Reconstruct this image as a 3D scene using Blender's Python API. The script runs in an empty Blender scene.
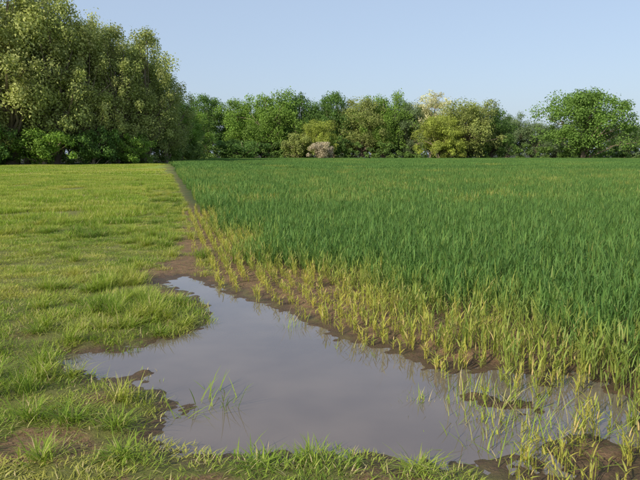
import bpy, math, numpy as np
from mathutils import Vector
rng=np.random.default_rng(7)
sc=bpy.context.scene

# ------------------------------------------------ noise helpers
def _hash(i,j,seed):
    n=(i.astype(np.int64)*374761393+j.astype(np.int64)*668265263+seed*1274126177)&0x7fffffff
    n=((n^(n>>13))*1274126177)&0x7fffffff
    return ((n^(n>>16))&0xffff)/65535.0
def vnoise(x,y,seed=0):
    xi=np.floor(x);yi=np.floor(y);fx=x-xi;fy=y-yi
    fx=fx*fx*(3-2*fx);fy=fy*fy*(3-2*fy)
    a=_hash(xi,yi,seed);b=_hash(xi+1,yi,seed);c=_hash(xi,yi+1,seed);d=_hash(xi+1,yi+1,seed)
    return (a*(1-fx)+b*fx)*(1-fy)+(c*(1-fx)+d*fx)*fy
def fbm(x,y,seed=0,o=3):
    s=0;a=.5;t=0
    for k in range(o):
        s=s+a*vnoise(x*2**k+k*17.3,y*2**k-k*9.1,seed+k);t+=a;a*=.5
    return s/t
def sstep(a,b,x):
    t=np.clip((x-a)/(b-a),0,1);return t*t*(3-2*t)
def sdpoly(px,py,poly):
    poly=np.array(poly,float);n=len(poly)
    d=np.full(px.shape,1e9);ins=np.zeros(px.shape,bool)
    for i in range(n):
        a=poly[i];b=poly[(i+1)%n];e=b-a
        wx=px-a[0];wy=py-a[1]
        t=np.clip((wx*e[0]+wy*e[1])/(e@e),0,1)
        d=np.minimum(d,(wx-e[0]*t)**2+(wy-e[1]*t)**2)
        if a[1]!=b[1]:
            c=((a[1]>py)!=(b[1]>py))&(px<(b[0]-a[0])*(py-a[1])/(b[1]-a[1])+a[0])
            ins^=c
    d=np.sqrt(d);return np.where(ins,-d,d)

# ------------------------------------------------ site plan (metres)
PUDDLE=[(-1.80,8.2),(-1.475,7.83),(-1.01,7.25),(-.64,6.73),(-.2,6.09),(.05,5.71),(.22,5.38),(.59,5.1),(.78,4.66),
 (1.11,4.5),(1.6,4.45),(2.05,4.25),(2.1,3.8),(1.85,3.3),(1.4,2.98),(.89,3.08),(.6,3.2),(.27,3.26),(-.11,3.28),(-.386,3.3),
 (-.655,3.28),(-.875,3.43),(-.90,3.62),(-.87,3.88),(-1.175,4.12),(-1.54,4.37),(-1.97,4.62),(-2.02,4.93),(-1.6,5.07),(-1.37,5.32),
 (-1.11,5.71),(-1.137,6.27),(-1.345,6.82),(-1.70,7.4),(-1.9,7.9)]
WHEAT=[(-1.45,8.3),(-1.0,7.3),(-.6,6.75),(-.15,6.12),(.1,5.72),(.27,5.4),(.64,5.1),(.83,4.7),(1.0,4.4),(1.1,4.1),(1.15,3.8),(1.15,3.4),
 (1.2,3.0),(1.35,2.5),(1.9,.5),(6,-20),(300,-20),(300,190),(-38,188),(-30,165),(-26,130),(-26.6,108.8),(-15.15,63),(-4.85,21.8),(-2.35,11.8)]
STRIP=[(-1.3,6.6),(-1.3,8.5),(-2.3,12),(-4.0,18.5),(-4.1,18.5),(-3.45,15),(-2.85,11.6),(-2.3,8),(-2.05,7),(-1.6,6.4)]
FIELD=[(-300,70),(-90,76),(-60,84),(-45,92),(-35,100),(-28,112),(-27,135),(-32,165),(-40,189),(110,189),(300,189),(2000,-600),(-2000,-600)]
BUMPS=[(-1.30,4.52,.16,.055),(.66,3.98,.09,.06),(1.0,4.02,.15,.055),(1.3,3.85,.2,.05),(1.5,3.3,.2,.05)]
WATER_Z=-.04
def shore(x,y):
    s=sdpoly(x,y,PUDDLE)
    s=s+.30*(fbm(x*2.2,y*2.2,11)-.5)+.14*(fbm(x*9,y*9,12)-.5)
    sh=sstep(.7,1.15,x)*sstep(4.9,4.4,y)
    return s*(1-.6*sh)+sh*(.26*(fbm(x*5,y*5,15)-.5)+.01)
def height(x,y,fine=True):
    s=shore(x,y)
    h=WATER_Z+np.where(s<0,.14*np.clip(s,-.7,0),.045*sstep(0,.4,s))
    out=sstep(0,.5,s)
    base=.05*(fbm(x*.8,y*.8,21)-.5)+.035*(fbm(x*4,y*4,22)-.5)
    h=h+np.maximum(base,-.018)*out
    near=np.exp(-np.maximum(0,np.hypot(x,y)-7)/6)
    h=h+near*.03*(fbm(x*14,y*14,23)-.42)*sstep(-.15,.08,s)
    for bx,by,r,a in BUMPS:
        h=h+a*np.exp(-((x-bx)**2+(y-by)**2)/(r*r))*(.2+1.3*fbm(x*12,y*12,24))
    return h
def wheat_d(x,y): return -sdpoly(x,y,WHEAT)
def mud_mask(x,y):
    s=shore(x,y)
    m=1-sstep(.02,.26,s+.25*(fbm(x*5,y*5,31)-.5))
    st=-sdpoly(x,y,STRIP)+.9*(fbm(x*2,y*2,32)-.60)
    m=np.maximum(m,sstep(-.08,.12,st))
    sp=sstep(.55,.64,fbm(x*2.2,y*2.2,33))*sstep(6.5,4,y)
    m=np.maximum(m,sp*.92)
    m=np.maximum(m,sstep(-.10,.05,wheat_d(x,y)+.25*(fbm(x*3,y*3,34)-.5)-.1*sstep(10,16,y)))
    return m

# ------------------------------------------------ mesh helper
def mk_mesh(name,verts,facesets,attrs=None,smooth=False,mats=(),matidx=None):
    me=bpy.data.meshes.new(name)
    verts=np.asarray(verts,np.float32)
    loops=[];starts=[];tot=[];off=0
    for f in facesets:
        f=np.asarray(f,np.int32)
        if len(f)==0: continue
        k=f.shape[1];loops.append(f.ravel());starts.append(off+np.arange(len(f))*k);tot.append(np.full(len(f),k));off+=f.size
    me.vertices.add(len(verts));me.vertices.foreach_set('co',verts.ravel())
    if loops:
        loops=np.concatenate(loops);starts=np.concatenate(starts);tot=np.concatenate(tot)
        me.loops.add(len(loops));me.loops.foreach_set('vertex_index',loops.astype(np.int32))
        me.polygons.add(len(starts));me.polygons.foreach_set('loop_start',starts.astype(np.int32))
        if matidx is not None: me.polygons.foreach_set('material_index',np.asarray(matidx,np.int32))
        me.polygons.foreach_set('use_smooth',np.full(len(starts),smooth))
    for k,v in (attrs or {}).items():
        v=np.asarray(v,np.float32)
        if v.ndim==2:
            a=me.attributes.new(k,'FLOAT_VECTOR','POINT');a.data.foreach_set('vector',v.ravel())
        else:
            a=me.attributes.new(k,'FLOAT','POINT');a.data.foreach_set('value',v)
    for m in mats: me.materials.append(m)
    me.update(calc_edges=True);me.validate()
    return me
def add(name,me,col=None):
    o=bpy.data.objects.new(name,me);(col or sc.collection).objects.link(o);return o

# ------------------------------------------------ material helper
class NT:
    def __init__(s,name):
        s.m=bpy.data.materials.new(name);s.m.use_nodes=True;s.t=s.m.node_tree;s.t.nodes.clear()
        s.out=s.t.nodes.new('ShaderNodeOutputMaterial')
    def n(s,t,**k):
        n=s.t.nodes.new(t)
        for a,b in k.items(): setattr(n,a,b)
        return n
    def l(s,a,b): s.t.links.new(a,b)
    def val(s,sock,v):
        if isinstance(v,bpy.types.NodeSocket): s.l(v,sock)
        else: sock.default_value=v
    def attr(s,name,typ='GEOMETRY'): return s.n('ShaderNodeAttribute',attribute_name=name,attribute_type=typ).outputs['Fac']
    def math(s,op,a,b=0.,clamp=False):
        n=s.n('ShaderNodeMath',operation=op,use_clamp=clamp);s.val(n.inputs[0],a);s.val(n.inputs[1],b);return n.outputs[0]
    def mix(s,f,a,b,bt='MIX'):
        n=s.n('ShaderNodeMix',data_type='RGBA',blend_type=bt)
        s.val(n.inputs[0],f)
        s.val(n.inputs[6],a if isinstance(a,bpy.types.NodeSocket) else (*a,1));s.val(n.inputs[7],b if isinstance(b,bpy.types.NodeSocket) else (*b,1))
        return n.outputs[2]
    def noise(s,scale,detail=4,rough=.6,vec=None):
        n=s.n('ShaderNodeTexNoise');n.inputs['Scale'].default_value=scale;n.inputs['Detail'].default_value=detail;n.inputs['Roughness'].default_value=rough
        if vec is None: vec=s.n('ShaderNodeNewGeometry').outputs['Position']
        s.l(vec,n.inputs['Vector']);return n.outputs['Fac']
    def ramp(s,f,a,b):
        n=s.n('ShaderNodeMapRange');n.inputs[1].default_value=a;n.inputs[2].default_value=b;s.l(f,n.inputs[0]);return n.outputs[0]
def leafshade(b,col,trans=.3,tcol=(1.15,1.25,.5),rough=.55,spec=.12):
    p=b.n('ShaderNodeBsdfPrincipled');b.l(col,p.inputs['Base Color']);p.inputs['Roughness'].default_value=rough
    p.inputs['Specular IOR Level'].default_value=spec
    t=b.n('ShaderNodeBsdfTranslucent');b.l(b.mix(1.,col,tcol,'MULTIPLY'),t.inputs['Color'])
    m=b.n('ShaderNodeMixShader');m.inputs[0].default_value=trans
    b.l(p.outputs[0],m.inputs[1]);b.l(t.outputs[0],m.inputs[2]);b.l(m.outputs[0],b.out.inputs[0])

# wheat
b=NT('wheat_leaf')
h=b.attr('h');v=b.attr('var');ti=b.math('ADD',b.attr('tint','INSTANCER'),b.attr('tint'))
g=b.mix(v,(.082,.180,.046),(.182,.320,.080))
g=b.mix(b.math('MULTIPLY',ti,-1.,True),g,(.055,.125,.040))
base=b.mix(b.math('MULTIPLY',b.ramp(h,.45,0.),.55),g,(.15,.18,.055))
yel=b.mix(v,(.44,.38,.08),(.33,.41,.07))
yel=b.mix(b.ramp(v,.72,.92),yel,(.60,.43,.19))
c=b.mix(b.math('MAXIMUM',ti,0.),base,yel)
c=b.mix(b.math('MULTIPLY',b.ramp(v,.93,.95),b.math('ADD',.25,ti,True)),c,(.5,.38,.16))
leafshade(b,c,.35,(1.1,1.2,.6))
M_wheat=b.m
# grass
b=NT('grass_blade')
h=b.attr('h');v=b.attr('var');ti=b.math('ADD',b.attr('tint','INSTANCER'),b.attr('tint'))
g=b.mix(v,(.165,.265,.034),(.32,.42,.060))
g=b.mix(b.math('MULTIPLY',b.ramp(h,.5,0.),.5),g,(.23,.22,.06))
g=b.mix(b.math('MULTIPLY',ti,-1.,True),g,(.085,.165,.030))
g=b.mix(b.math('MAXIMUM',ti,0.),g,(.46,.44,.11))
g=b.mix(b.ramp(v,.86,.96),g,(.54,.45,.24))
leafshade(b,g,.35)
M_grass=b.m
# ground
b=NT('soil_and_turf')
mud=b.attr('mud');crop=b.attr('crop');wood=b.attr('wood')
n1=b.noise(1.3,5);n2=b.noise(9,6,.65);n3=b.noise(60,5,.7);n4=b.noise(26,4,.6)
soil=b.mix(b.ramp(n2,.35,.65),(.14,.078,.040),(.27,.160,.086))
soil=b.mix(b.math('MULTIPLY',b.ramp(n3,.45,.7),.6),soil,(.40,.27,.16))
soil=b.mix(b.math('MULTIPLY',b.ramp(n3,.5,.3),.7),soil,(.065,.04,.022))
soil=b.mix(b.math('MULTIPLY',b.ramp(n4,.52,.63),.65),soil,(.15,.17,.035))
sep=b.n('ShaderNodeSeparateXYZ');b.l(b.n('ShaderNodeNewGeometry').outputs['Position'],sep.inputs[0])
zz=b.math('ADD',sep.outputs[2],b.math('MULTIPLY',b.math('SUBTRACT',n2,.5),.03))
wet=b.ramp(zz,.004,-.030)
soil=b.mix(b.math('MULTIPLY',wet,.75),soil,(.065,.042,.024))
turf=b.mix(n2,(.11,.12,.030),(.20,.20,.05))
farg=b.mix(n1,(.22,.30,.035),(.27,.36,.045))
dist=b.ramp(sep.outputs[1],25,80)
turf=b.mix(dist,turf,farg)
c=b.mix(mud,turf,soil)
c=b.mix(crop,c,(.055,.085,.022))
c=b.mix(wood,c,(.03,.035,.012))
p=b.n('ShaderNodeBsdfPrincipled');b.l(c,p.inputs['Base Color'])
b.l(b.math('SUBTRACT',.95,b.math('MULTIPLY',wet,.45)),p.inputs['Roughness']);p.inputs['Specular IOR Level'].default_value=.3
bm=b.n('ShaderNodeBump');bm.inputs['Strength'].default_value=1.;bm.inputs['Distance'].default_value=.02
b.l(b.math('ADD',n3,b.math('MULTIPLY',n2,1.5)),bm.inputs['Height']);b.l(bm.outputs[0],p.inputs['Normal'])
b.l(p.outputs[0],b.out.inputs[0]);M_ground=b.m
# water
b=NT('muddy_water')
n1=b.noise(1.1,3);n2=b.noise(14,3)
c=b.mix(b.ramp(n1,.35,.65),(.125,.098,.082),(.165,.130,.105))
p=b.n('ShaderNodeBsdfPrincipled');b.l(c,p.inputs['Base Color']);p.inputs['Roughness'].default_value=.008;p.inputs['IOR'].default_value=1.72
bm=b.n('ShaderNodeBump');bm.inputs['Strength'].default_value=.08;bm.inputs['Distance'].default_value=.004
b.l(n2,bm.inputs['Height']);b.l(bm.outputs[0],p.inputs['Normal'])
b.l(p.outputs[0],b.out.inputs[0]);M_water=b.m
# tree leaves (tint from object colour)
b=NT('tree_foliage')
v=b.attr('var');oi=b.n('ShaderNodeObjectInfo')
c=b.mix(v,(.60,.58,.64),(1.42,1.40,1.3));c=b.mix(1.,c,oi.outputs['Color'],'MULTIPLY')
leafshade(b,c,.38,(1.15,1.2,.75),.6,.15);M_leaf=b.m
b=NT('bark')
n=b.noise(3,6,.7);c=b.mix(n,(.13,.10,.07),(.30,.24,.17))
p=b.n('ShaderNodeBsdfPrincipled');b.l(c,p.inputs['Base Color']);p.inputs['Roughness'].default_value=.9
b.l(p.outputs[0],b.out.inputs[0]);M_bark=b.m

# ------------------------------------------------ ground sheet
def axis(lo,hi,step,far_lo,far_hi,gr=1.09,cap=8,lim=260):
    a=list(np.arange(lo,hi,step));s=step;x=a[-1]
    while x<far_hi: s=min(s*gr,cap if x<lim else 1e9);x+=s;a.append(x)
    s=step;x=a[0];pre=[]
    while x>far_lo: s=min(s*gr,cap if x>-120 else 1e9);x-=s;pre.append(x)
    return np.array(pre[::-1]+a)
xs=axis(-3.2,4.2,.032,-2500,2500,1.07,1.2,1);ys=axis(2.3,9.0,.032,-600,3000)
X,Y=np.meshgrid(xs,ys);x=X.ravel();y=Y.ravel()
z=height(x,y);nx=len(xs);ny=len(ys)
i=np.arange(nx*ny).reshape(ny,nx)
q=np.stack([i[:-1,:-1].ravel(),i[:-1,1:].ravel(),i[1:,1:].ravel(),i[1:,:-1].ravel()],1)
wd_=wheat_d(x,y)
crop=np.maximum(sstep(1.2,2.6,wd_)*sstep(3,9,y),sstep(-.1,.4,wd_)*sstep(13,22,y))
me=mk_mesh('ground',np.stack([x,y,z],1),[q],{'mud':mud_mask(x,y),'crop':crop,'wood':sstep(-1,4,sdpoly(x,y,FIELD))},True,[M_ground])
add('ground',me)
wx=np.linspace(-2.6,2.6,30);wy=np.linspace(2.5,8.9,30)
A,B=np.meshgrid(wx,wy);i=np.arange(900).reshape(30,30)
q=np.stack([i[:-1,:-1].ravel(),i[:-1,1:].ravel(),i[1:,1:].ravel(),i[1:,:-1].ravel()],1)
me=mk_mesh('puddle_water',np.stack([A.ravel(),B.ravel(),np.full(900,WATER_Z)],1),[q],None,True,[M_water]);add('puddle_water',me)

# ------------------------------------------------ blades
def blades(root,L,az,lean,curl,w,var,tw=None,S=(0,.35,.7,1.),W=(.8,1.,.7,.06)):
    n=len(L);k=len(S);P=np.zeros((n,k,3));P[:,0]=root
    ca=np.cos(az);sa=np.sin(az)
    for j in range(1,k):
        sm=(S[j]+S[j-1])/2;th=lean+curl*sm;d=(S[j]-S[j-1])*L
        P[:,j,0]=P[:,j-1,0]+d*np.sin(th)*ca;P[:,j,1]=P[:,j-1,1]+d*np.sin(th)*sa;P[:,j,2]=P[:,j-1,2]+d*np.cos(th)
    ta=az+math.pi/2+(0 if tw is None else tw)
    sx=np.cos(ta)[:,None]*w[:,None]*np.array(W)/2;sy=np.sin(ta)[:,None]*w[:,None]*np.array(W)/2
    V=np.zeros((n,k,2,3));V[:,:,0]=P;V[:,:,1]=P
    V[:,:,0,0]-=sx;V[:,:,0,1]-=sy;V[:,:,1,0]+=sx;V[:,:,1,1]+=sy
    b0=(np.arange(n)*2*k)[:,None]
    F=[]
    for j in range(k-1): F.append(np.concatenate([b0+2*j,b0+2*j+1,b0+2*j+3,b0+2*j+2],1))
    return V.reshape(-1,3),np.concatenate(F),np.tile(np.repeat(np.array(S),2),n),np.repeat(var,2*k)
def proto(name,parts,mat,col):
    vs=[];fs=[];hs=[];va=[];o=0
    for V,F,h,v in parts: vs.append(V);fs.append(F+o);hs.append(h);va.append(v);o+=len(V)
    me=mk_mesh(name,np.concatenate(vs),[np.concatenate(fs)],{'h':np.concatenate(hs),'var':np.concatenate(va)},True,[mat])
    return add(name,me,col)
U=lambda a,b,n: rng.uniform(a,b,n)
def wheat_parts(cx,cy,tillers,leaves,ht,wid,seg=None,lean=(.03,.42),curl=(.0,1.0)):
    n=len(cx)*tillers
    tx=np.repeat(cx,tillers)+rng.normal(0,.018,n);ty=np.repeat(cy,tillers)+rng.normal(0,.018,n)
    th=np.repeat(U(.75,1.12,len(cx)),tillers)*U(.72,1.1,n)*ht
    kw={} if seg is None else seg
    P=[blades(np.stack([tx,ty,np.zeros(n)],1),th*.72,U(0,6.28,n),U(0,.12,n),U(-.05,.1,n),np.full(n,wid*.5),U(0,.5,n),**kw)]
    m=n*leaves
    lx=np.repeat(tx,leaves);ly=np.repeat(ty,leaves);H=np.repeat(th,leaves)
    z0=H*np.tile(np.linspace(.18,.72,leaves),n)*U(.8,1.1,m)
    P.append(blades(np.stack([lx,ly,z0],1),H*U(.22,.40,m),U(0,6.28,m),U(lean[0],lean[1],m),U(curl[0],curl[1],m),wid*U(.7,1.2,m),U(0,1,m),U(-.6,.6,m),**kw))
    return P
wc=bpy.data.collections.new('wheat_plants')
z1=np.zeros(1)
SG=dict(S=(0,.5,1.),W=(.9,1.,.1))
for k in range(8): proto('wheat_plant_%02d'%k,wheat_parts(z1,z1,4,4,.43,.010,SG),M_wheat,wc)
for k in range(8,12):
    gx,gy=np.meshgrid(np.arange(-.36,.4,.16),np.arange(-.37,.4,.085));gx=gx.ravel();gy=gy.ravel()
    proto('wheat_plant_%02d'%k,wheat_parts(gx+rng.normal(0,.014,gx.size),gy+rng.normal(0,.03,gx.size),3,3,.44,.015,SG),M_wheat,wc)
for k in range(12,16):
    n=420;proto('wheat_plant_%02d'%k,wheat_parts(U(-1.6,1.6,n),U(-1.6,1.6,n),3,3,.45,.035,SG),M_wheat,wc)
for k in range(16,22):
    proto('wheat_plant_%02d'%k,wheat_parts(z1,z1,4,3,.31,.009,None,(.1,.6),(.1,1.3)),M_wheat,wc)
gc=bpy.data.collections.new('grass_tufts')
def grass_part(n,R,Ln,wid,lean=(.0,.7),curl=(.1,1.2),gauss=False,**k):
    r=np.abs(rng.normal(0,R*.45,n)) if gauss else R*np.sqrt(U(0,1,n));a=U(0,6.28,n)
    return blades(np.stack([r*np.cos(a),r*np.sin(a),np.full(n,-.01)],1),U(Ln[0],Ln[1],n),np.where(rng.random(n)<.5,a+U(-.8,.8,n),U(0,6.28,n)),U(*lean,n),U(*curl,n),wid*U(.6,1.3,n),U(0,1,n),U(-.5,.5,n),**k)
for k in range(6): proto('grass_tuft_%02d'%k,[grass_part(115,.16,(.03,.10),.0052,**SG)],M_grass,gc)
for k in range(6,10): proto('grass_tuft_%02d'%k,[grass_part(140,.13,(.08,.24),.0055,(.05,.6),(.3,1.6),True)],M_grass,gc)
for k in range(10,13): proto('grass_tuft_%02d'%k,[grass_part(700,.55,(.04,.16),.011,**SG)],M_grass,gc)
for k in range(13,16): proto('grass_tuft_%02d'%k,[grass_part(1500,2.2,(.06,.16),.045,**SG)],M_grass,gc)

def scatter(name,col,px,py,pz,rz,sc3,idx,tint,realize=False):
    n=len(px);rot=np.zeros((n,3));rot[:,2]=rz
    me=mk_mesh(name,np.stack([px,py,pz],1),[],{'rot':rot,'scl':sc3,'tint':tint})
    a=me.attributes.new('idx','INT','POINT');a.data.foreach_set('value',np.asarray(idx,np.int32))
    o=add(name,me)
    g=bpy.data.node_groups.new(name+'_gn','GeometryNodeTree')
    g.interface.new_socket('Geometry',in_out='INPUT',socket_type='NodeSocketGeometry');g.interface.new_socket('Geometry',in_out='OUTPUT',socket_type='NodeSocketGeometry')
    N=g.nodes.new;gi=N('NodeGroupInput');go=N('NodeGroupOutput');ip=N('GeometryNodeInstanceOnPoints');ci=N('GeometryNodeCollectionInfo')
    ci.inputs['Collection'].default_value=col;ci.inputs['Separate Children'].default_value=True;ci.inputs['Reset Children'].default_value=True
    def na(nm,t):
        q=N('GeometryNodeInputNamedAttribute');q.data_type=t;q.inputs['Name'].default_value=nm;return q.outputs['Attribute']
    e2r=N('FunctionNodeEulerToRotation')
    L=g.links.new
    L(gi.outputs[0],ip.inputs['Points']);L(ci.outputs[0],ip.inputs['Instance']);ip.inputs['Pick Instance'].default_value=True
    L(na('idx','INT'),ip.inputs['Instance Index']);L(na('rot','FLOAT_VECTOR'),e2r.inputs[0]);L(e2r.outputs[0],ip.inputs['Rotation'])
    L(na('scl','FLOAT_VECTOR'),ip.inputs['Scale'])
    if realize:
        rl=N('GeometryNodeRealizeInstances');L(ip.outputs[0],rl.inputs[0]);L(rl.outputs[0],go.inputs[0])
    else: L(ip.outputs[0],go.inputs[0])
    md=o.modifiers.new('scatter','NODES');md.node_group=g
    return o

ROW=math.atan(.25)
def rowgrid(x0,x1,y0,y1,dr,dp,jr,jp):
    R=math.hypot(max(abs(x0),abs(x1)),y1)+1
    u=np.arange(-R,R,dr);v=np.arange(-R*.2,R,dp);Uu,Vv=np.meshgrid(u,v);Uu=Uu.ravel();Vv=Vv.ravel()
    Uu=Uu+rng.normal(0,jr,Uu.size);Vv=Vv+rng.normal(0,jp,Vv.size)
    c,s=math.cos(ROW),math.sin(ROW)
    px=Uu*c-Vv*s;py=Uu*s+Vv*c
    k=(px>x0)&(px<x1)&(py>=y0)&(py<y1);return px[k],py[k]
def rowu(px,py): return px*math.cos(ROW)+py*math.sin(ROW)
def tram(px,py): # sprayer wheelings: paired tracks every 24 m
    u=(rowu(px,py)-9.5)%24.
    return np.minimum(np.abs(u),np.abs(u-1.8))
PX=[];PY=[];RZ=[];SC=[];IX=[];TI=[]
def push(px,py,rz,s,ix,ti): PX.append(px);PY.append(py);RZ.append(rz);SC.append(s);IX.append(ix);TI.append(ti)
def flush(name,col,dz,realize):
    px,py=np.concatenate(PX),np.concatenate(PY)
    scatter(name,col,px,py,height(px,py)+dz,np.concatenate(RZ),np.concatenate(SC),np.concatenate(IX),np.concatenate(TI),realize)
    for l in (PX,PY,RZ,SC,IX,TI): l.clear()
# near
px,py=rowgrid(-5,15,1.5,17,.17,.050,.012,.02)
d=wheat_d(px,py);k=(d>-.30)&(px<.68*py+.8);px,py,d=px[k],py[k],d[k]
nz=fbm(px*.9,py*.9,41)-.5
d=d+.55*(fbm(px*1.7,py*1.7,47)-.45)*np.interp(py,[9,13],[1,.4])
ramp=np.interp(py,[3,8,12,20],[2.7,2.2,1.1,.5])
m=sstep(-.05,1,(d+nz*1.6)/ramp)
hn=fbm(px*2.5,py*2.5,42);h2=fbm(px*7,py*7,48);s=shore(px,py)
dens=(.72+.28*m)*sstep(-.16,.08,d)*np.where(s<-.03,.5,1)*np.where(s<-.16,.5,1)*(1-.55*(1-m)*sstep(.52,.35,h2))
k=rng.random(len(px))<dens;px,py,m,hn,h2=px[k],py[k],m[k],hn[k],h2[k];n=len(px)
st=rng.random(n)>m*1.35
zs=(.60+.40*m)*(.76+.25*hn+.28*h2)*U(.78,1.15,n)
zs=np.where(st,(.62+.7*m)*U(.5,1.25,n),zs)
wsx=np.where(st,U(.8,1.2,n),.9+.3*m)
ti=np.clip(1.1-m*1.25+rng.normal(0,.16,n)-.9*m*(h2-.42)*(rng.random(n)<.7),-.7,1)
push(px,py,U(0,6.28,n),np.stack([wsx,wsx,zs],1),np.where(st,rng.integers(16,22,n),rng.integers(0,8,n)),ti)
print('near wheat',n);flush('wheat_crop',wc,-.005,True)
# mid
px,py=rowgrid(-15,44,17,52,.72,.66,.03,.06)
d=wheat_d(px,py);k=(d>.30)&(px<.68*py+2)&(tram(px,py)>.30);px,py,d=px[k],py[k],d[k];n=len(px)
hn=fbm(px*.5,py*.5,43);h2=fbm(px*1.4,py*1.4,49)
push(px,py,ROW+math.pi*rng.integers(0,2,n),np.stack([np.ones(n),np.ones(n),(.72+.3*hn+.3*h2)*U(.88,1.12,n)*np.where(d<.8,.8,1)],1),rng.integers(8,12,n),np.clip(.25*(d<.8)+.6*(hn-.45)-.9*(h2-.48)+rng.normal(0,.12,n),-.7,.6))
# far
px,py=rowgrid(-60,170,52,190,2.7,2.7,.25,.25)
d=wheat_d(px,py);k=(d>1.35)&(px<.68*py+3)&(tram(px,py)>.35);px,py,d=px[k],py[k],d[k];n=len(px)
hn=fbm(px*.08,py*.08,44)
push(px,py,U(0,6.28,n),np.stack([np.ones(n),np.ones(n),(.85+.3*hn)*U(.88,1.12,n)],1),rng.integers(12,16,n),np.clip(.6*(hn-.5)-.15+rng.normal(0,.14,n),-.7,.35))
flush('wheat_crop',wc,-.005,False)

# ------------------------------------------------ grass
def cand(x0,x1,y0,y1,dens):
    n=int((x1-x0)*(y1-y0)*dens);return U(x0,x1,n),U(y0,y1,n)
px,py=cand(-14,2.2,1.2,15,46)
k=(wheat_d(px,py)<-.03)&(px>-.68*py-.9)&(py>1.9);px,py=px[k],py[k]
ex,ey=cand(-14,-3,15,50,34);k=(wheat_d(ex,ey)<.02)&(wheat_d(ex,ey)>-np.where(ey<30,1.9,.8));px=np.concatenate([px,ex[k]]);py=np.concatenate([py,ey[k]])
mm=mud_mask(px,py);s=shore(px,py)
k=(rng.random(len(px))<(1.02-mm)**1.3+.05)&(s>.05);px,py=px[k],py[k];n=len(px)
cl=fbm(px*1.1,py*1.1,51);c2=fbm(px*3,py*3,52);c3=fbm(px*.8,py*.8,57)
tus=(rng.random(n)<sstep(.52,.66,cl)*.40*sstep(3.0,3.6,py)+.014)
lush=(.35+1.7*np.clip(cl-.3,0,.5))*np.interp(py,[3,4],[.75,1])
zs=np.where(tus,U(.45,1.25,n),lush*U(.5,1.25,n));wd=U(.8,1.2,n)
push(px,py,U(0,6.28,n),np.stack([wd,wd,zs],1),np.where(tus,rng.integers(6,10,n),rng.integers(0,6,n)),np.clip((c2-.35)*1.8-(c3-.46)*1.5+rng.normal(0,.2,n),-.7,.95))
cl=[(-2.35,4.3,.9),(-2.15,5.2,1.),(-2.55,5.6,.9),(-1.75,5.6,.7),(-1.55,6.0,.8),(-1.5,3.55,.8),(-1.2,3.5,.7),(-1.75,3.6,1.0),(-2.2,3.9,1.),(-1.05,3.1,.6),
    (-.3,3.05,.4),(.5,3.0,.4),(-1.9,6.6,.8),(-2.6,7.3,.9),(-1.45,3.05,.7),(-1.9,3.1,.8),(-2.9,6.3,1.),(-2.4,3.2,.9),(-1.3,5.75,.5),(-1.45,5.5,.5)]
a=np.array(cl);n=len(a);push(a[:,0],a[:,1],U(0,6.28,n),np.stack([U(.9,1.2,n),U(.9,1.2,n),a[:,2]],1),rng.integers(6,10,n),U(-.3,.3,n))
print('near grass',len(px));flush('meadow_grass',gc,0,True)
px,py=cand(-34,0,14,46,2.2)
wd_=wheat_d(px,py)
k=(wd_<-.5)&(px>-.75*py-2)&((py>28)|(wd_<-1.5))&((sdpoly(px,py,STRIP)>.25));px,py=px[k],py[k];n=len(px);cl=fbm(px*.5,py*.5,53)
push(px,py,U(0,6.28,n),np.stack([np.ones(n),np.ones(n),.35+1.4*cl],1),rng.integers(10,13,n),np.clip((fbm(px*.9,py*.9,54)-.38)*1.6+rng.normal(0,.12,n),-.6,.8))
px,py=cand(-110,0,38,125,.16)
k=(wheat_d(px,py)<-1.9)&(px>-.85*py-4)&(sdpoly(px,py,FIELD)<-1);px,py=px[k],py[k];n=len(px)
push(px,py,U(0,6.28,n),np.stack([np.ones(n),np.ones(n),.5+.6*fbm(px*.2,py*.2,55)],1),rng.integers(13,16,n),np.clip((fbm(px*.15,py*.15,56)-.36)*1.4+rng.normal(0,.08,n),-.5,.7))
flush('meadow_grass',gc,0,False)
P=[]
def emergent(cx,cy,n,R,L,lean,curl,w,vr):
    x=cx+rng.normal(0,R,n);y=cy+rng.normal(0,R,n)
    P.append(blades(np.stack([x,y,height(x,y)-.005],1),U(*L,n),U(0,6.28,n),U(*lean,n),U(*curl,n),np.full(n,w),U(*vr,n),U(-.5,.5,n)))
emergent(-.70,4.0,26,.09,(.12,.30),(.2,1.0),(.3,1.0),.006,(.1,.8))
emergent(-.82,3.75,16,.08,(.10,.24),(.3,1.2),(.3,1.0),.006,(.2,.8))
emergent(-.27,5.75,16,.06,(.10,.24),(.0,.5),(.1,.8),.005,(.6,1))
emergent(.64,3.98,60,.06,(.06,.18),(.0,.7),(.1,.9),.006,(.7,1))
emergent(1.02,4.0,90,.14,(.06,.22),(.0,.7),(.1,.9),.006,(.6,1))
emergent(1.2,3.75,90,.18,(.06,.24),(.0,.7),(.1,.9),.006,(.6,1))
emergent(.95,3.5,34,.12,(.06,.2),(.1,.9),(.1,.9),.006,(.5,1))
emergent(1.15,3.1,40,.16,(.08,.24),(.3,1.3),(.1,.9),.006,(.3,.9))
emergent(1.4,3.5,90,.25,(.08,.26),(.1,1.3),(.1,.9),.006,(.5,1))
emergent(.35,5.0,24,.12,(.06,.18),(.1,.9),(.1,.9),.005,(.6,1))
emergent(-.35,6.0,18,.12,(.06,.18),(.1,.9),(.1,.9),.005,(.6,1))
emergent(-1.28,4.5,14,.07,(.03,.08),(.2,.9),(.1,.9),.005,(.5,1))
o=proto('marginal_reeds',P,M_grass,sc.collection)

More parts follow.
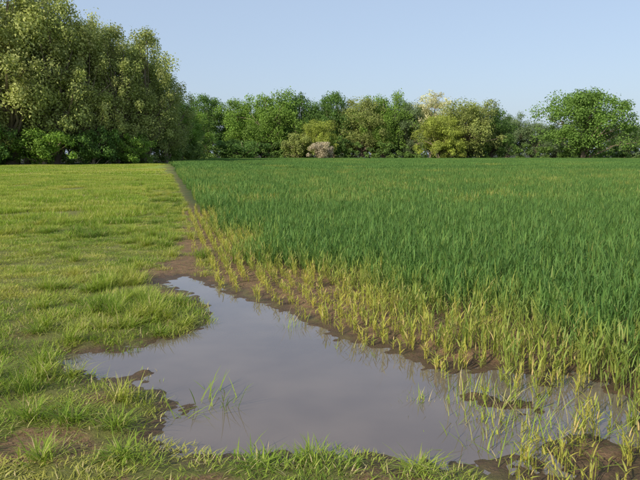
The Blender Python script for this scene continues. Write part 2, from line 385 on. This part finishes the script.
# ------------------------------------------------ trees
def tube(pts,rad,ns=7):
    pts=np.array(pts,float);k=len(pts);V=[];F=[]
    for j in range(k):
        t=pts[min(j+1,k-1)]-pts[max(j-1,0)];t/=np.linalg.norm(t)+1e-9
        a=np.cross(t,[.3,.9,.1]);a/=np.linalg.norm(a);c=np.cross(t,a)
        for q in range(ns):
            an=2*math.pi*q/ns;V.append(pts[j]+rad[j]*(a*math.cos(an)+c*math.sin(an)))
    for j in range(k-1):
        for q in range(ns): F.append((j*ns+q,j*ns+(q+1)%ns,(j+1)*ns+(q+1)%ns,(j+1)*ns+q))
    return np.array(V),np.array(F)
def leaves(cent,rad,per,size,flat=.8,droop=0.):
    nC=len(cent);n=nC*per
    d=rng.normal(size=(n,3));d/=np.linalg.norm(d,axis=1)[:,None]
    r=np.repeat(rad,per)*(rng.random(n)**.45)*U(.8,1.15,n)
    off=d*r[:,None];off[:,2]*=flat
    if droop: off[:,2]-=droop*rng.random(n)*np.repeat(rad,per)
    c=np.repeat(cent,per,0)+off
    c[:,2]=np.abs(c[:,2])
    nrm=d*.75+rng.normal(size=(n,3))*.5;nrm[:,2]+=.3;nrm/=np.linalg.norm(nrm,axis=1)[:,None]
    t=rng.normal(size=(n,3));t-=nrm*(t*nrm).sum(1)[:,None];t/=np.linalg.norm(t,axis=1)[:,None]
    bt=np.cross(nrm,t);s=size*U(.5,1.3,n)
    a=t*s[:,None];b_=bt*(s*.6)[:,None]
    V=np.stack([c-a,c-b_*.9-a*.1,c+a,c+b_*1.1+a*.2],1).reshape(-1,3)
    F=(np.arange(n)*4)[:,None]+np.arange(4)
    var=np.clip(np.repeat(U(.2,.8,nC),per)+rng.normal(0,.16,n),0,1)
    return V,F,np.repeat(var,4)
def tree_mesh(name,H,W,cb,kind,nc,per,size,seed):
    global rng
    rng=np.random.default_rng(seed)
    VV=[];FF=[];AA=[];MI=[];o=0
    n=nc*3;d=rng.normal(size=(n,3));d/=np.linalg.norm(d,axis=1)[:,None]
    rr=rng.random(n)**.36
    az=np.arctan2(d[:,1],d[:,0])
    lob=1+.16*np.sin(az*2+seed)+.13*np.sin(az*3+d[:,2]*4+seed*2.1)+.10*np.sin(d[:,2]*7+seed)
    cz=(H+cb)/2;hz=(H-cb)/2
    dz=np.sign(d[:,2])*np.abs(d[:,2])**.8
    P=np.stack([d[:,0]*W/2*lob,d[:,1]*W/2*lob,dz*hz*(.92+.1*np.sin(az*2+seed))],1)*rr[:,None]
    if kind=='dome': P[:,:2]*=np.clip(1.08-.20*(P[:,2:3]/hz),.75,1.2)
    if kind=='tall': P[:,:2]*=np.clip(1.05-.12*(P[:,2:3]/hz),.8,1.15)
    keep=rng.permutation(n)[:nc];P=P[keep];P[:,2]+=cz
    crad=W*U(.075,.15,nc)*(1.1 if kind!='tall' else 1.0)
    P[:,2]=np.minimum(P[:,2],H-crad*.7)
    tr=H*.022+.12;lean=rng.normal(0,.04,2)
    tp=[(lean[0]*H*t+.15*math.sin(t*5+seed),lean[1]*H*t,H*.86*t-.3*(t==0)) for t in np.linspace(0,1,8)]
    V,F=tube(tp,[tr*1.45]+[tr*(1-.9*t) for t in np.linspace(.1,1,7)],9)
    VV.append(V);FF.append(F+o);AA.append(np.full(len(V),.5));MI+= [1]*len(F);o+=len(V)
    sel=rng.permutation(nc)[:int(nc*.4)]
    for s in sel:
        e=P[s];t0=np.clip((e[2]/H)*rng.uniform(.35,.8),.1,.85);st=np.array(tp[int(t0*7)])
        mid=(st+e)/2+rng.normal(0,.03*W,3);mid[2]+=.04*H*rng.random()
        r0=tr*(1-t0)*.5+.04
        V,F=tube([st,(st+mid)/2+rng.normal(0,.01*W,3),mid,e],[r0,r0*.75,r0*.5,r0*.15],5)
        VV.append(V);FF.append(F+o);AA.append(np.full(len(V),.5));MI+=[1]*len(F);o+=len(V)
    V,F,A=leaves(P,crad,per,size,.8 if kind!='tall' else 1.,.0 if kind!='tall' else .7)
    VV.append(V);FF.append(F+o);AA.append(A);MI+=[0]*len(F);o+=len(V)
    return mk_mesh(name,np.concatenate(VV),[np.concatenate(FF)],{'var':np.concatenate(AA)},False,[M_leaf,M_bark],MI)
OAK=[tree_mesh('oak_crown_%d'%k,20,18,.6,'dome',150,160,.27,100+k) for k in range(5)]
LONE=tree_mesh('lone_oak_crown',19,22,1.6,'dome',170,180,.28,131)
WIL=[tree_mesh('willow_crown_%d'%k,26,13,1.5,'tall',200,170,.20,200+k) for k in range(4)]
AIR=tree_mesh('airy_crown',20,12,4,'round',90,100,.22,300)
BUSH=[tree_mesh('bush_crown_%d'%k,6,8,.1,'round',60,120,.20,400+k) for k in range(3)]
rng=np.random.default_rng(99)
def place(name,me,x,y,H,W,bH,bW,col):
    o=add(name,me);o.location=(x,y,-.05);o.scale=(W/bW,W/bW,H/bH);o.rotation_euler=(0,0,rng.uniform(0,6.28));o.color=(*col,1);return o
D=(.120,.215,.055);G=(.190,.310,.060);Yg=(.33,.39,.080);Bl=(.18,.25,.12);Ol=(.28,.33,.105);Pale=(.58,.57,.34);WI=(.40,.435,.165);WI2=(.33,.38,.135)  # leaf tints; distant trees paled, aerial haze put into the colour
k=0
for (x,y,H,W,c) in [(-35.5,200,20.2,14,D),(-26.5,202,19.2,15,G),(-16.2,198,22.2,18,G),(-6.5,203,20.9,15,D),(-.6,187,12.6,10,Yg),(4.5,203,21.2,15,D),(13.2,200,19.6,15,Ol),
    (20.5,201,22.,15,G),(27.6,202,18.6,11,Bl),(44.4,192,19.4,18,Ol),(34.7,184,13,13,Yg),(54.5,200,16.6,12,D),(69,232,16.8,15,Bl),(79,232,13.4,14,Bl),(88,236,12.5,15,Bl),
    (103,212,11.7,16,Bl),(114,205,12.5,16,D),(61,235,13.5,14,Bl),(126,205,13,17,D),(-10,216,17,18,D),(33,216,17,19,D),(10,218,17,19,D),(-28,218,16.5,18,D),(48,216,15,17,D),(-44,205,17,16,G),(140,205,14,18,G),(19,222,18,18,D),(-20,224,18,18,D)]:
    place('oak_tree' if W>12 else 'field_maple_tree',OAK[k%5],x,y,H,W,20,18,c);k+=1
place('lone_oak_tree',LONE,75.4,180,20.2,23,19,22,(.155,.265,.058))
place('budding_ash_tree',AIR,35.6,201,22,13,20,12,Pale)
k=0
for (x,y,H,W,c) in [(-53,92,29,16,WI),(-46.5,95,29.5,15,WI),(-41.5,98,28.5,13,WI2),(-37.3,101,24.5,9.5,WI),(-34.2,105,23.3,11,WI2),(-30.6,110,23.5,11,WI2),(-28.5,116,17.5,9,WI2),
    (-29.5,133,13.5,9,G),(-62,88,27,16,WI),(-72,84,27,17,WI2),(-84,80,25,17,WI),(-49,106,28,16,WI2),(-40,112,25,15,WI2),(-34,122,20,13,WI2),(-34,150,14,11,D),(-36,172,15,11,G)]:
    place('willow_tree',WIL[k%4],x,y,H,W,26,13,c);k+=1
for i_,(x,y,H,W,c) in enumerate([(.5,176,5.2,6.5,(.50,.44,.34)),(-22,180,6,13,D),(38,182,6,9,Yg),(-6.5,186,8,9,Ol),(-54,88,6.5,9,WI2),(-47.5,90,6,8,D),(-41,93,5.5,8,G),(-35.5,98,6,7,D),(-30.5,103,5,6,G),(-62,84,6,10,G)]):
    place('hawthorn_bush',BUSH[i_%3],x,y,H,W,6,8,c)
def hedge(name,path,h,w,per_m,col,size=.22,seed=1):
    global rng
    rng=np.random.default_rng(seed);path=np.array(path,float);C=[]
    for a,b_ in zip(path[:-1],path[1:]):
        L=np.linalg.norm(b_-a);n=int(L*per_m);t=rng.random(n);p=a+(b_-a)*t[:,None]+rng.normal(0,w*.3,(n,2))
        hh=h*(.5+1.0*fbm(p[:,0]*.13,p[:,1]*.13,seed))
        C.append(np.column_stack([p,hh*rng.random(n)**1.1]))
    C=np.concatenate(C);V,F,A=leaves(C,U(.6,1.3,len(C))*h*.2,90,size)
    me=mk_mesh(name,V,[F],{'var':A},False,[M_leaf]);o=add(name,me);o.color=(*col,1)
hedge('hedgerow',[(-44,192),(0,190),(60,192),(110,192),(160,195)],4.8,3,2.8,(.14,.23,.060),.28,5)
hedge('woodland_undergrowth',[(-90,80),(-60,88),(-45,96),(-35,104),(-28.5,114),(-28,135),(-33,165),(-41,192)],5,3,3.4,(.17,.25,.07),.22,6)
hedge('distant_woodland',[(-150,95),(-60,125),(-48,200),(-40,240),(60,255),(190,245)],8.5,4,1.3,(.16,.23,.10),.42,8)

# ------------------------------------------------ light, sky, camera
AZ=math.radians(222);EL=math.radians(31)
S=Vector((math.cos(EL)*math.sin(AZ),math.cos(EL)*math.cos(AZ),math.sin(EL)))
sun=bpy.data.lights.new('sun','SUN');sun.energy=5.;sun.angle=math.radians(.5);sun.color=(1,.91,.73)
so=bpy.data.objects.new('sun',sun);sc.collection.objects.link(so);so.rotation_euler=S.to_track_quat('Z','Y').to_euler()
w=bpy.data.worlds.new('World');sc.world=w;w.use_nodes=True;t=w.node_tree;bg=t.nodes['Background']
sk=t.nodes.new('ShaderNodeTexSky');sk.sky_type='NISHITA';sk.sun_disc=False;sk.sun_elevation=EL;sk.sun_rotation=AZ
sk.air_density=1.0;sk.dust_density=2.0;sk.ozone_density=1.5
mx=t.nodes.new('ShaderNodeMix');mx.data_type='RGBA';mx.inputs[0].default_value=.5
t.links.new(sk.outputs[0],mx.inputs[6]);mx.inputs[7].default_value=(5.1,6.2,8.1,1)   # thin high haze
t.links.new(mx.outputs[2],bg.inputs[0]);bg.inputs[1].default_value=.125
cam=bpy.data.cameras.new('camera');cam.lens=35;cam.sensor_width=36;cam.clip_end=6000;cam.clip_start=.05
co=bpy.data.objects.new('camera',cam);sc.collection.objects.link(co);co.location=(0,0,1.6);co.rotation_euler=(math.radians(90-7.87),0,0)
sc.camera=co
sc.view_settings.view_transform='Standard';sc.view_settings.look='None';sc.view_settings.exposure=0
